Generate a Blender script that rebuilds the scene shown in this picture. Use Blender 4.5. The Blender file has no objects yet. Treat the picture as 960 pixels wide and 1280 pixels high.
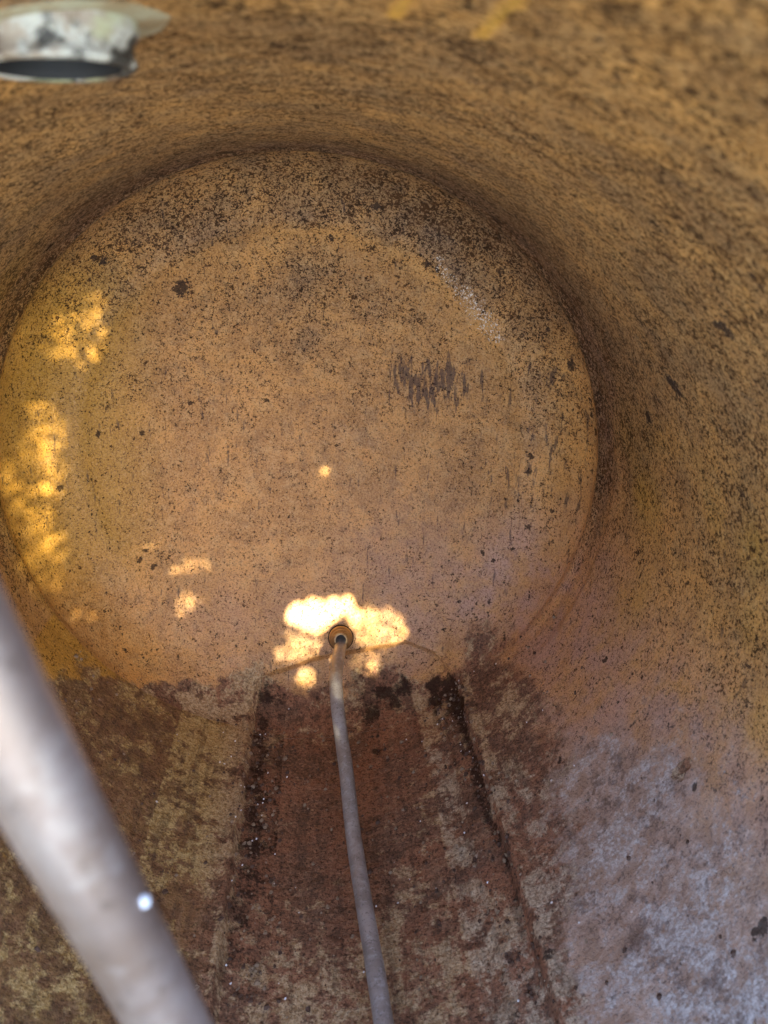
import bpy, bmesh, math, random
import numpy as np
from mathutils import Matrix, Vector

# ------------------------------------------------------------------ light, camera, exposure
R = 0.30                       # tank radius in metres; the coordinates below are in radii
TILT = math.radians(40)        # the tank lies mouth-up on a slope
TR = Matrix.Rotation(-TILT, 4, 'X')
sc = bpy.context.scene
SUN_L = Vector((0.13, -1.0, 0.15)).normalized()          # towards the sun, tank axes
SUN_W = (TR.to_3x3() @ SUN_L)
ELEV = math.asin(SUN_W.z)
AZ = math.atan2(SUN_W.x, SUN_W.y)

world = bpy.data.worlds.new("World"); sc.world = world; world.use_nodes = True
wn = world.node_tree.nodes; wl = world.node_tree.links; wn.clear()
sky = wn.new('ShaderNodeTexSky'); sky.sky_type = 'NISHITA'; sky.sun_disc = False
sky.sun_elevation = ELEV; sky.sun_rotation = AZ
bg = wn.new('ShaderNodeBackground'); bg.inputs['Strength'].default_value = 0.148
wo = wn.new('ShaderNodeOutputWorld')
wl.new(sky.outputs[0], bg.inputs['Color']); wl.new(bg.outputs[0], wo.inputs['Surface'])

sl = bpy.data.lights.new('sun', 'SUN'); sl.energy = 3.6; sl.angle = math.radians(0.3)
sl.color = (1.0, 0.87, 0.56)
so = bpy.data.objects.new('sun', sl); sc.collection.objects.link(so)
so.rotation_euler = SUN_W.to_track_quat('Z', 'Y').to_euler()

sc.view_settings.view_transform = 'Standard'; sc.view_settings.look = 'None'
sc.view_settings.gamma = 1.0; sc.view_settings.use_curve_mapping = False
sc.view_settings.exposure = 3.25

CAMP = Vector((0.03977, 0.0, 0.80676))
CM = Matrix(((0.9965992, 0.0, -0.0824020), (-0.0775617, 0.3376847, -0.9380582), (0.0278259, 0.9412593, 0.3365363)))
camd = bpy.data.cameras.new('camera'); cam = bpy.data.objects.new('camera', camd)
sc.collection.objects.link(cam); sc.camera = cam
camd.sensor_fit = 'HORIZONTAL'; camd.sensor_width = 36.0; camd.lens = 37.97
camd.clip_start = 0.005; camd.clip_end = 5000
camd.dof.use_dof = True; camd.dof.focus_distance = 0.80; camd.dof.aperture_fstop = 13.0
cam.matrix_world = TR @ (Matrix.Translation(CAMP * R) @ CM.to_4x4())

sc.cycles.max_bounces = 7; sc.cycles.diffuse_bounces = 6; sc.cycles.glossy_bounces = 2
sc.cycles.use_denoising = True
sc.cycles.sample_clamp_indirect = 6.0
sc.cycles.caustics_reflective = False; sc.cycles.caustics_refractive = False

# ------------------------------------------------------------------ helpers
def link(o): sc.collection.objects.link(o)
def place(o, loc=(0, 0, 0)):
    o.matrix_world = TR @ Matrix.Translation(Vector(loc) * R)
def thing(name, label, cat, loc=(0, 0, 0), group=None):
    o = bpy.data.objects.new(name, None); o.empty_display_size = 0.05; link(o); place(o, loc)
    o['label'] = label; o['category'] = cat
    if group: o['group'] = group
    return o
def mesh_obj(name, verts, faces, mat, parent=None, smooth=True):
    me = bpy.data.meshes.new(name)
    verts = np.asarray(verts, dtype=np.float32)
    if isinstance(faces, np.ndarray):
        nf = len(faces); k = faces.shape[1]
        me.vertices.add(len(verts)); me.vertices.foreach_set('co', (verts * R).ravel())
        me.loops.add(nf * k); me.loops.foreach_set('vertex_index', faces.astype(np.int32).ravel())
        me.polygons.add(nf); me.polygons.foreach_set('loop_start', np.arange(0, nf * k, k, dtype=np.int32))
        me.update(calc_edges=True)
    else:
        me.from_pydata([tuple(v) for v in (verts * R)], [], faces)
    me.polygons.foreach_set('use_smooth', [smooth] * len(me.polygons))
    me.validate(); me.update()
    if mat: me.materials.append(mat)
    o = bpy.data.objects.new(name, me); link(o)
    if parent: o.parent = parent
    return o
def attr(o, name, rgb):
    a = o.data.attributes.new(name, 'FLOAT_COLOR', 'POINT')
    n = len(rgb); buf = np.ones((n, 4), dtype=np.float32); buf[:, :rgb.shape[1]] = rgb
    a.data.foreach_set('color', buf.ravel())

# value noise in numpy (used for shapes of the surface and the outlines of its stains)
_rs = np.random.RandomState(7); _T = _rs.rand(64, 64, 64).astype(np.float32)
def vnoise(P, s, off=0.0):
    Q = P * s + off + 100.0; I = np.floor(Q).astype(int); F = Q - I; F = F * F * (3 - 2 * F)
    r = 0
    for a in (0, 1):
        for b in (0, 1):
            for c in (0, 1):
                w = (F[:, 0] if a else 1 - F[:, 0]) * (F[:, 1] if b else 1 - F[:, 1]) * (F[:, 2] if c else 1 - F[:, 2])
                r = r + w * _T[(I[:, 0] + a) % 64, (I[:, 1] + b) % 64, (I[:, 2] + c) % 64]
    return r
def fbm(P, s, n=4, off=0.0):
    r = 0; a = 1; t = 0
    for i in range(n):
        r = r + a * vnoise(P, s * 2 ** i, off + 13.7 * i); t += a; a *= .55
    return r / t
def ss(x, a, b):
    t = np.clip((x - a) / (b - a), 0, 1); return t * t * (3 - 2 * t)

# ------------------------------------------------------------------ material nodes
class NT:
    def __init__(self, name):
        self.m = bpy.data.materials.new(name); self.m.use_nodes = True
        self.t = self.m.node_tree; self.t.nodes.clear()
        self.out = self.t.nodes.new('ShaderNodeOutputMaterial')
        self.b = self.t.nodes.new('ShaderNodeBsdfPrincipled')
        self.t.links.new(self.b.outputs[0], self.out.inputs[0])
    def put(self, sock, v):
        if hasattr(v, 'is_linked') or isinstance(v, bpy.types.NodeSocket): self.t.links.new(v, sock)
        else:
            if sock.type == 'RGBA' and len(v) == 3: v = (*v, 1)
            sock.default_value = v
    def N(self, t, **k):
        n = self.t.nodes.new(t)
        for a, b in k.items(): setattr(n, a, b)
        return n
    def math(self, op, a, b=None, c=None, clamp=False):
        n = self.N('ShaderNodeMath', operation=op, use_clamp=clamp)
        for i, v in enumerate((a, b, c)):
            if v is not None: self.put(n.inputs[i], v)
        return n.outputs[0]
    def mul(self, a, b): return self.math('MULTIPLY', a, b)
    def add(self, a, b): return self.math('ADD', a, b)
    def sub(self, a, b): return self.math('SUBTRACT', a, b)
    def mx(self, a, b): return self.math('MAXIMUM', a, b)
    def sstep(self, x, a, b, lo=0.0, hi=1.0):
        n = self.N('ShaderNodeMapRange', interpolation_type='SMOOTHSTEP')
        self.put(n.inputs[0], x); self.put(n.inputs[1], a); self.put(n.inputs[2], b)
        self.put(n.inputs[3], lo); self.put(n.inputs[4], hi); return n.outputs[0]
    def mix(self, f, a, b, blend='MIX'):
        n = self.N('ShaderNodeMix', data_type='RGBA', blend_type=blend)
        self.put(n.inputs[0], f); self.put(n.inputs[6], a); self.put(n.inputs[7], b); return n.outputs[2]
    def noise(self, vec, scale, detail=4, rough=.55, dist=0.0):
        n = self.N('ShaderNodeTexNoise'); self.put(n.inputs['Vector'], vec)
        n.inputs['Scale'].default_value = scale; n.inputs['Detail'].default_value = detail
        n.inputs['Roughness'].default_value = rough; n.inputs['Distortion'].default_value = dist
        return n.outputs[0]
    def vor(self, vec, scale, feat='F1', rnd=1.0):
        n = self.N('ShaderNodeTexVoronoi', feature=feat); self.put(n.inputs['Vector'], vec)
        n.inputs['Scale'].default_value = scale; n.inputs['Randomness'].default_value = rnd
        return n
    def vmap(self, vec, loc=(0, 0, 0), scale=(1, 1, 1), rot=(0, 0, 0)):
        n = self.N('ShaderNodeMapping'); self.put(n.inputs[0], vec)
        n.inputs[1].default_value = loc; n.inputs[2].default_value = rot; n.inputs[3].default_value = scale
        return n.outputs[0]
    def obj(self): return self.N('ShaderNodeTexCoord').outputs['Object']
    def col(self, name):
        n = self.N('ShaderNodeAttribute', attribute_name=name); s = self.N('ShaderNodeSeparateColor')
        self.t.links.new(n.outputs['Color'], s.inputs[0]); return list(s.outputs) + [n.outputs['Alpha']]
    def bump(self, h, strength, dist, normal=None):
        n = self.N('ShaderNodeBump'); n.inputs['Strength'].default_value = strength
        n.inputs['Distance'].default_value = dist; self.put(n.inputs['Height'], h)
        if normal is not None: self.put(n.inputs['Normal'], normal)
        return n.outputs[0]

def lining_material():
    """amber lacquered steel, rusted, dusted over with bloom, and painted with sky sheen and a glint where the mesh attributes say so"""
    g = NT('amber_lining'); P = g.obj()
    A = g.col('stain_shade_a'); B = g.col('stain_b'); K = g.col('stain_sheen_c')
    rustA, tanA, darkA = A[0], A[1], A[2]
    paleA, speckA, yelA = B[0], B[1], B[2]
    spotA, glintA, lilA = K[0], K[1], K[2]
    def cnoise(scale, detail, rough, dist=0.0):
        n = g.N('ShaderNodeTexNoise'); g.put(n.inputs['Vector'], P); n.inputs['Scale'].default_value = scale
        n.inputs['Detail'].default_value = detail; n.inputs['Roughness'].default_value = rough; n.inputs['Distortion'].default_value = dist
        s = g.N('ShaderNodeSeparateColor'); g.t.links.new(n.outputs['Color'], s.inputs[0]); return s.outputs
    def ctr(x, k): return g.mul(g.sub(x, .5), k)
    def sadd(*t):
        r = t[0]
        for x in t[1:]: r = g.add(r, x)
        return r
    a = cnoise(20, 4, .62, .2); b = cnoise(62, 5, .68, .2); c_ = cnoise(290, 4, .68); d = g.noise(P, 560, 2, .6)
    # --- lacquer
    c = g.mix(g.sstep(a[0], .38, .62), (.66, .325, .082), (.49, .238, .062))
    c = g.mix(g.mul(g.sstep(b[0], .46, .64), .55), c, (.63, .36, .125))
    c = g.mix(g.mul(g.sstep(b[1], .50, .36), .45), c, (.27, .128, .042))
    c = g.mix(g.mul(g.sstep(g.add(speckA, ctr(a[2], 1.2)), .25, 1.1), .75), c, (.160, .102, .058))
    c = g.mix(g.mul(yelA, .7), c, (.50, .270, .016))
    c = g.mix(g.mx(g.mul(lilA, g.sstep(sadd(a[1], ctr(b[2], .5)), .30, .66, .25, .9)), g.mul(paleA, .9)), c, (.49, .285, .215))  # sky sheen low on the right mixed in as a lilac colour
    c = g.mix(g.mul(g.sstep(d, .50, .66), .55), c, (.14, .075, .032))
    c = g.mix(g.mul(g.sstep(d, .46, .32), .35), c, (.66, .46, .22))
    # --- short dark fibres: contour lines of a noise, cut into dashes by another
    q = g.noise(g.vmap(P, (3, 1, 2)), 300, 1, .5, .7)
    line = g.sstep(g.math('ABSOLUTE', g.sub(q, .5)), .030, .075, 1.0, 0.0)
    th = g.sub(.552, g.add(g.mul(speckA, .17), ctr(b[2], .30)))
    dash = g.mul(line, g.sstep(c_[0], th, g.add(th, .05)))
    th2 = g.sub(.660, g.add(g.mul(speckA, .155), ctr(b[2], .40)))
    fleck = g.sstep(c_[1], th2, g.add(th2, .045))
    sp = g.mx(g.mul(dash, .95), g.mul(fleck, .95))
    c = g.mix(sp, c, g.mix(g.sstep(b[1], .42, .58), (.034, .018, .010), (.080, .038, .016)))
    # drips run dark down the dome
    dn = g.noise(g.vmap(P, (0, 0, 0), (1, .4, .14)), 200, 3, .6)
    dr = g.sstep(sadd(K[3], ctr(dn, 3.4), ctr(c_[2], .9)), .45, .85)
    c = g.mix(g.mul(dr, .72), c, (.038, .022, .018))
    # --- pale mineral bloom
    c = g.mix(g.mul(g.sstep(sadd(paleA, ctr(a[1], .5)), .02, .55), .85), c, g.mix(g.sstep(b[0], .38, .62), (.30, .215, .165), (.47, .36, .295)))
    c = g.mix(g.mul(g.mul(sp, .8), paleA), c, (.10, .07, .06))
    pal = g.sstep(sadd(paleA, ctr(a[2], 2.2), ctr(b[0], 2.4), ctr(c_[2], 1.6)), .36, .98)
    c = g.mix(g.mul(g.mul(pal, g.sstep(paleA, .02, .25)), .80), c, g.mix(g.sstep(c_[0], .38, .62), (.27, .225, .20), (.58, .555, .53)))
    pg = g.sstep(sadd(g.mul(paleA, .30), ctr(a[1], 2.2), ctr(b[2], 2.2), ctr(c_[1], 1.8)), .26, .66)
    c = g.mix(g.mul(g.mul(pg, g.sstep(paleA, .05, .5)), .65), c, (.125, .085, .068))
    # --- rust
    rm = g.sstep(sadd(rustA, ctr(a[0], .55), ctr(b[1], .9), ctr(c_[2], .5)), .34, .66)
    rc = g.mix(g.sstep(a[1], .40, .60), (.285, .130, .074), (.165, .090, .058))
    rc = g.mix(g.mul(g.sstep(c_[1], .46, .64), .70), rc, (.40, .215, .125))
    rc = g.mix(g.mul(g.sstep(c_[0], .52, .63), .75), rc, (.040, .024, .018))
    rc = g.mix(g.mul(g.sstep(b[2], .44, .34), .60), rc, (.050, .028, .020))
    rc = g.mix(g.mul(yelA, .6), rc, g.mix(g.sstep(b[1], .4, .6), (.14, .085, .038), (.30, .190, .070)))
    tn = g.sstep(sadd(tanA, ctr(b[2], 3.0), ctr(c_[2], 1.2), ctr(a[2], 2.0)), .36, .78)
    tc = g.mix(g.sstep(c_[1], .38, .62), (.36, .23, .115), (.62, .47, .28))
    tc = g.mix(g.mul(yelA, .8), tc, g.mix(g.sstep(c_[1], .38, .62), (.40, .26, .075), (.66, .49, .19)))
    tc = g.mix(g.mul(paleA, .9), tc, g.mix(g.sstep(c_[1], .38, .62), (.34, .29, .25), (.60, .55, .48)))
    rc = g.mix(g.mul(tn, .88), rc, tc)
    rc = g.mix(g.mul(g.sstep(d, .50, .66), .55), rc, (.035, .020, .014))
    lg = g.noise(g.vmap(P, (0, 0, 0), (1, .13, 1)), 120, 4, .62)
    rc = g.mix(g.mul(g.sstep(lg, .50, .66), .42), rc, (.060, .040, .030))
    rc = g.mix(g.mul(g.sstep(lg, .44, .33), .14), rc, (.42, .30, .19))
    c = g.mix(g.mul(rm, .96), c, rc)
    dk = g.sstep(sadd(darkA, ctr(b[0], 1.5), ctr(c_[1], 1.3)), .32, .74)
    c = g.mix(g.mul(dk, .88), c, (.028, .018, .014))
    # --- spots with an outline of their own, then the dome's painted glint
    sm = g.sstep(sadd(spotA, ctr(c_[0], 2.2), ctr(d, 1.0)), .38, .74)
    c = g.mix(g.mul(sm, .86), c, (.040, .028, .022))
    wm = g.sstep(sadd(glintA, ctr(c_[2], 2.6), ctr(d, 3.4)), .52, .80)
    c = g.mix(g.mul(g.mul(wm, g.sstep(glintA, .02, .12)), .9), c, (.80, .70, .54))
    # small stray white crumbs on the floor
    v2 = g.vor(g.vmap(P, (.3, .1, .7)), 55)
    cr = g.mul(g.mul(g.sstep(v2.outputs['Distance'], .045, .075, 1.0, 0.0), g.sstep(a[1], .55, .58)), g.mx(rm, paleA))
    c = g.mix(g.mul(cr, .9), c, (.8, .8, .8))
    # --- surface
    rough = g.sstep(rm, 0.0, 1.0, .46, .72)
    hb = g.noise(P, 62, 5, .68, .2); hd = g.noise(P, 330, 2, .6)
    h = g.add(g.mul(hb, g.add(g.mul(g.mx(rustA, paleA), 1.6), .35)), g.mul(hd, .45))
    g.put(g.b.inputs['Base Color'], c); g.put(g.b.inputs['Roughness'], rough)
    g.put(g.b.inputs['Specular IOR Level'], g.math('MULTIPLY', g.sub(1.0, g.mx(g.mx(sp, dk), sm)), g.sub(.34, g.mul(rm, .16))))
    g.put(g.b.inputs['Normal'], g.bump(h, .75, .0022))
    g.b.inputs['IOR'].default_value = 1.5
    return g.m

def metal_material(name, base, dark, light, scale=120, rough=(.35, .6), metallic=.55, bump=.3, spots=.0):
    g = NT(name); P = g.obj()
    a = g.noise(P, scale * .25, 6, .65, .3); b = g.noise(P, scale, 6, .7); d = g.noise(P, scale * 3.5, 3, .6)
    c = g.mix(g.sstep(a, .35, .65), base, dark)
    c = g.mix(g.mul(g.sstep(b, .5, .7), .7), c, light)
    c = g.mix(g.mul(g.sstep(d, .56, .70), .5 + spots), c, tuple(x * .45 for x in dark))
    g.put(g.b.inputs['Base Color'], c); g.b.inputs['Metallic'].default_value = metallic
    g.put(g.b.inputs['Roughness'], g.sstep(b, .3, .7, rough[0], rough[1]))
    if bump > .1: g.put(g.b.inputs['Normal'], g.bump(g.add(b, g.mul(d, .5)), bump, .0008))
    return g

M_LINE = lining_material()
M_TUBE = metal_material('dull_grey_tube', (.40, .375, .37), (.27, .24, .22), (.52, .52, .54), 160, (.38, .6), .25, .35, .2).m
M_PIPE = metal_material('galvanised_steel', (.40, .345, .335), (.27, .205, .175), (.47, .43, .42), 60, (.37, .41), .85, .04).m
M_BRASS = metal_material('tarnished_brass', (.42, .27, .12), (.25, .15, .07), (.55, .38, .20), 200, (.35, .55), .5, .3).m

# ---- where the stains, flecks, painted glint and light gaps are, in tank radii (surface coordinates)
REG = {'RUST': [(232.2, 2.236),(230.7, 2.385),(229.5, 2.524),(224.4, 2.526),(213.5, 2.685),(206.7, 2.73),(198.7, 2.822),(191.2, 2.872),(186.7, 2.83),(176.8, 2.807),(171.2, 2.764),(166.9, 2.797),(158.9, 2.793),(153.7, 2.745),(147.8, 2.73),(137.5, 2.702),(134.9, 2.565),(133.6, 2.326),(132.2, 1.993),(134.8, 1.788),(136.3, 1.573),(142.2, 1.422),(143.5, 1.23)], 'PALE': [(142.6, 1.9),(133.4, 1.938),(123.2, 1.819),(114.6, 1.516),(111.6, 1.211),(122.0, 1.002),(144.0, 1.234),(144.4, 1.645)], 'LILAC': [(138.8, 3.002),(110.5, 2.905),(97.0, 2.586),(103.1, 2.054),(100.5, 1.591),(101.4, 1.364),(122.0, 1.002),(145.5, 1.247),(142.1, 1.929),(135.7, 2.583)], 'LOWPINK': [(245.1, 2.822),(216.2, 3.055),(188.3, 3.009),(138.8, 3.002),(135.7, 2.583),(196.3, 2.8),(231.4, 2.37)], 'ARCH': [(196.2, 2.791),(187.9, 2.853),(178.6, 2.908),(169.7, 2.92),(160.7, 2.911),(152.7, 2.889),(147.7, 2.806),(145.7, 2.709)]}
SPOT = [(-0.417, 2.898, 0.577, 0.025),(0.085, 2.876, 0.754, 0.019),(0.905, 2.705, 0.363, 0.022),(0.815, 2.726, 0.514, 0.019),(0.82, 2.742, 0.485, 0.016),(0.231, 2.806, 0.855, 0.018),(-0.669, 2.744, 0.676, 0.015),(-0.64, 2.776, 0.666, 0.021),(-0.7, 2.43, 0.714, 0.022),(0.763, 1.419, 0.646, 0.019),(0.759, 1.441, 0.651, 0.013),(0.772, 1.412, 0.636, 0.013),(0.886, 1.859, 0.464, 0.023),(0.894, 1.845, 0.447, 0.017),(0.882, 1.881, 0.471, 0.015),(0.379, 0.845, 0.925, 0.005),(0.908, 2.092, -0.419, 0.012),(0.886, 1.133, -0.464, 0.014),(0.894, 1.132, -0.447, 0.012),(-0.746, 2.881, 0.061, 0.017),(-0.868, 2.812, -0.112, 0.017),(-0.591, 2.947, 0.06, 0.015),(-0.428, 2.992, 0.156, 0.015),(-0.144, 3.041, 0.164, 0.015),(0.835, 2.812, -0.266, 0.018),(0.829, 2.839, 0.008, 0.021),(0.826, 2.84, -0.054, 0.018),(0.909, 2.772, -0.188, 0.015),(0.974, 2.645, 0.205, 0.016),(0.986, 2.624, 0.155, 0.019),(0.961, 2.643, 0.261, 0.016),(0.996, 2.642, 0.007, 0.014),(0.914, 1.487, -0.406, 0.009),(0.587, 1.405, -0.809, 0.011),(0.416, 2.858, 0.678, 0.016),(0.444, 2.855, 0.665, 0.016),(-0.612, 2.892, -0.391, 0.015),(-0.585, 2.885, -0.454, 0.015),(-0.626, 2.879, -0.419, 0.012),(0.663, 1.165, 0.749, 0.007),(0.945, 2.119, 0.327, 0.02),(0.749, 1.942, -0.662, 0.009),(-0.532, 2.58, 0.847, 0.014),(0.748, 1.277, 0.663, 0.006),(0.685, 2.863, -0.385, 0.016),(0.719, 2.84, -0.409, 0.012),(0.607, 2.922, 0.257, 0.012)]
BROWN = [(0.913, 1.558, -0.408, 0.021),(0.904, 1.566, -0.428, 0.015),(0.921, 1.553, -0.389, 0.017),(0.907, 1.545, -0.421, 0.013)]
BLACK = [(0.3, 2.725, -0.916, 0.05),(0.252, 2.692, -0.948, 0.037),(0.362, 2.726, -0.893, 0.037),(0.329, 2.695, -0.923, 0.043),(0.482, 2.699, -0.85, 0.037),(0.538, 2.666, -0.831, 0.037),(0.557, 2.501, -0.831, 0.029),(0.561, 2.28, -0.828, 0.024),(0.566, 2.167, -0.824, 0.026),(0.235, 2.661, -0.963, 0.037),(0.206, 2.411, -0.979, 0.017),(0.252, 2.464, -0.968, 0.02),(0.036, 2.751, -0.945, 0.025),(0.474, 2.631, -0.878, 0.024),(0.563, 2.37, -0.827, 0.022),(0.576, 1.965, -0.818, 0.019),(0.533, 1.864, -0.846, 0.021),(0.567, 1.714, -0.823, 0.013)]
GLINT = [(0.532, 2.859, 0.588, 0.014),(0.56, 2.855, 0.57, 0.017),(0.591, 2.856, 0.535, 0.019),(0.607, 2.859, 0.508, 0.02),(0.622, 2.859, 0.489, 0.017),(0.643, 2.856, 0.474, 0.017),(0.668, 2.855, 0.441, 0.014),(0.495, 2.855, 0.627, 0.011),(0.475, 2.854, 0.645, 0.011),(0.457, 2.851, 0.666, 0.008),(0.449, 2.841, 0.692, 0.008)]
TRI = [(0.497, 1.826, -0.868, 0.023),(0.495, 1.781, -0.869, 0.022),(0.502, 1.746, -0.865, 0.015),(0.525, 1.8, -0.851, 0.018),(0.548, 1.773, -0.836, 0.013)]
DOTS = [(-0.739, 2.795, -0.515, 0.007),(-0.713, 2.805, -0.527, 0.005),(-0.754, 2.776, -0.532, 0.006),(-0.682, 2.744, -0.663, 0.007),(-0.641, 2.791, -0.64, 0.009),(-0.69, 2.759, -0.638, 0.01),(-0.75, 2.649, -0.653, 0.008),(-0.774, 2.611, -0.633, 0.008),(-0.773, 2.686, -0.608, 0.01),(-0.607, 2.728, -0.747, 0.01),(-0.588, 2.724, -0.765, 0.007),(-0.585, 2.757, -0.738, 0.01),(-0.528, 2.865, -0.575, 0.005),(-0.579, 2.821, -0.635, 0.007),(-0.548, 2.853, -0.588, 0.008),(-0.48, 2.834, -0.687, 0.008),(-0.463, 2.818, -0.732, 0.009),(-0.435, 2.826, -0.732, 0.011),(-0.672, 2.712, -0.702, 0.01),(-0.643, 2.674, -0.75, 0.008),(-0.668, 2.711, -0.706, 0.01),(-0.847, 2.56, -0.532, 0.004),(-0.82, 2.524, -0.573, 0.005),(-0.836, 2.573, -0.549, 0.005),(-0.785, 2.424, -0.619, 0.009),(-0.799, 2.416, -0.601, 0.004),(-0.777, 2.505, -0.629, 0.009),(-0.487, 2.782, -0.777, 0.011),(-0.542, 2.784, -0.736, 0.008),(-0.563, 2.77, -0.739, 0.007),(-0.373, 2.852, -0.714, 0.005),(-0.352, 2.85, -0.728, 0.011),(-0.349, 2.848, -0.734, 0.008),(-0.742, 2.761, -0.573, 0.008),(-0.74, 2.764, -0.572, 0.01),(-0.744, 2.77, -0.558, 0.009),(-0.343, 2.817, -0.797, 0.011),(-0.319, 2.81, -0.818, 0.005),(-0.328, 2.808, -0.819, 0.005),(-0.251, 2.853, -0.763, 0.005),(-0.251, 2.86, -0.75, 0.009),(-0.274, 2.847, -0.767, 0.01),(-0.241, 2.863, -0.747, 0.009),(-0.16, 2.863, -0.768, 0.008),(-0.192, 2.858, -0.771, 0.007),(0.536, 2.813, -0.691, 0.009),(0.535, 2.813, -0.692, 0.01),(0.512, 2.812, -0.71, 0.01),(0.597, 2.835, -0.584, 0.01),(0.591, 2.838, -0.582, 0.008),(0.629, 2.828, -0.569, 0.007),(0.658, 2.811, -0.58, 0.008),(0.7, 2.814, -0.518, 0.007),(0.683, 2.799, -0.579, 0.008),(0.707, 2.796, -0.556, 0.008),(0.702, 2.77, -0.609, 0.01),(0.703, 2.792, -0.569, 0.01),(0.793, 2.751, -0.516, 0.007),(0.756, 2.796, -0.488, 0.01),(0.767, 2.788, -0.49, 0.007),(0.805, 2.802, -0.385, 0.01),(0.784, 2.821, -0.355, 0.011),(0.838, 2.761, -0.421, 0.007),(0.891, 2.725, -0.367, 0.006),(0.878, 2.743, -0.367, 0.009),(0.864, 2.775, -0.33, 0.007),(0.53, 2.902, -0.462, 0.009),(0.535, 2.881, -0.524, 0.005),(0.587, 2.868, -0.507, 0.011),(0.511, 2.858, -0.608, 0.009),(0.435, 2.883, -0.604, 0.006),(0.46, 2.879, -0.595, 0.008),(0.66, 2.749, -0.68, 0.009),(0.657, 2.786, -0.632, 0.01),(0.666, 2.755, -0.668, 0.007),(0.748, 2.682, -0.64, 0.01),(0.743, 2.664, -0.655, 0.01),(1.222, 4.153, -1.478, 0.007),(0.918, 2.736, -0.27, 0.005),(0.895, 2.775, -0.232, 0.008),(0.905, 2.761, -0.245, 0.009),(0.901, 2.747, -0.298, 0.005),(0.909, 2.738, -0.295, 0.011),(0.949, 2.674, -0.271, 0.007),(0.933, 2.542, -0.359, 0.006),(0.937, 2.471, -0.349, 0.006),(0.93, 2.56, -0.368, 0.005),(0.835, 2.706, -0.503, 0.007),(0.805, 2.762, -0.479, 0.007),(0.837, 2.699, -0.505, 0.007),(0.937, 2.227, -0.35, 0.006),(0.929, 2.289, -0.371, 0.008),(0.926, 2.269, -0.377, 0.006),(0.968, 2.209, -0.251, 0.007),(0.967, 2.238, -0.256, 0.006),(0.973, 2.108, -0.232, 0.005),(0.994, 2.081, -0.107, 0.005),(0.996, 2.163, -0.094, 0.008),(0.992, 2.108, -0.126, 0.007),(0.999, 1.984, -0.037, 0.006),(0.998, 2.062, -0.06, 0.003),(0.998, 2.051, -0.068, 0.004),(0.999, 1.853, -0.054, 0.007),(0.999, 1.845, -0.046, 0.007),(0.996, 1.83, -0.091, 0.006),(0.995, 1.587, -0.102, 0.005),(0.998, 1.612, -0.062, 0.006),(0.994, 1.62, -0.106, 0.003),(0.971, 1.6, -0.237, 0.003),(0.97, 1.646, -0.243, 0.006),(0.973, 1.667, -0.232, 0.004),(0.916, 1.88, -0.402, 0.005),(0.916, 1.922, -0.402, 0.005),(0.922, 1.935, -0.388, 0.006),(0.891, 1.919, -0.454, 0.007),(0.862, 1.97, -0.507, 0.007),(0.881, 1.938, -0.474, 0.006),(0.947, 1.663, -0.321, 0.004),(0.939, 1.711, -0.343, 0.007),(0.951, 1.692, -0.31, 0.006),(0.988, 1.566, -0.155, 0.004),(0.99, 1.535, -0.138, 0.004),(0.987, 1.51, -0.16, 0.004),(1.0, 1.508, -0.028, 0.006),(1.0, 1.521, -0.026, 0.003),(0.998, 1.562, -0.061, 0.004),(0.953, 1.522, -0.303, 0.004),(0.964, 1.49, -0.267, 0.006),(0.955, 1.494, -0.297, 0.005),(0.889, 1.699, -0.458, 0.006),(0.881, 1.728, -0.472, 0.007),(0.879, 1.733, -0.477, 0.007),(0.93, 1.729, -0.367, 0.004),(0.929, 1.689, -0.37, 0.007),(0.937, 1.699, -0.348, 0.004),(0.974, 1.398, -0.225, 0.005),(0.974, 1.343, -0.225, 0.003),(0.979, 1.359, -0.204, 0.004),(0.937, 1.306, -0.349, 0.003),(0.936, 1.294, -0.351, 0.004),(0.928, 1.294, -0.373, 0.003),(0.958, 1.305, -0.288, 0.004),(0.955, 1.307, -0.298, 0.006),(0.957, 1.299, -0.289, 0.003),(0.889, 1.321, -0.458, 0.003),(0.898, 1.285, -0.439, 0.003),(0.906, 1.301, -0.423, 0.005),(0.942, 1.949, -0.335, 0.007),(0.933, 1.932, -0.361, 0.005),(0.932, 1.914, -0.362, 0.007),(0.89, 2.185, -0.455, 0.006),(0.873, 2.159, -0.488, 0.007),(0.89, 2.176, -0.456, 0.007)]
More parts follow.
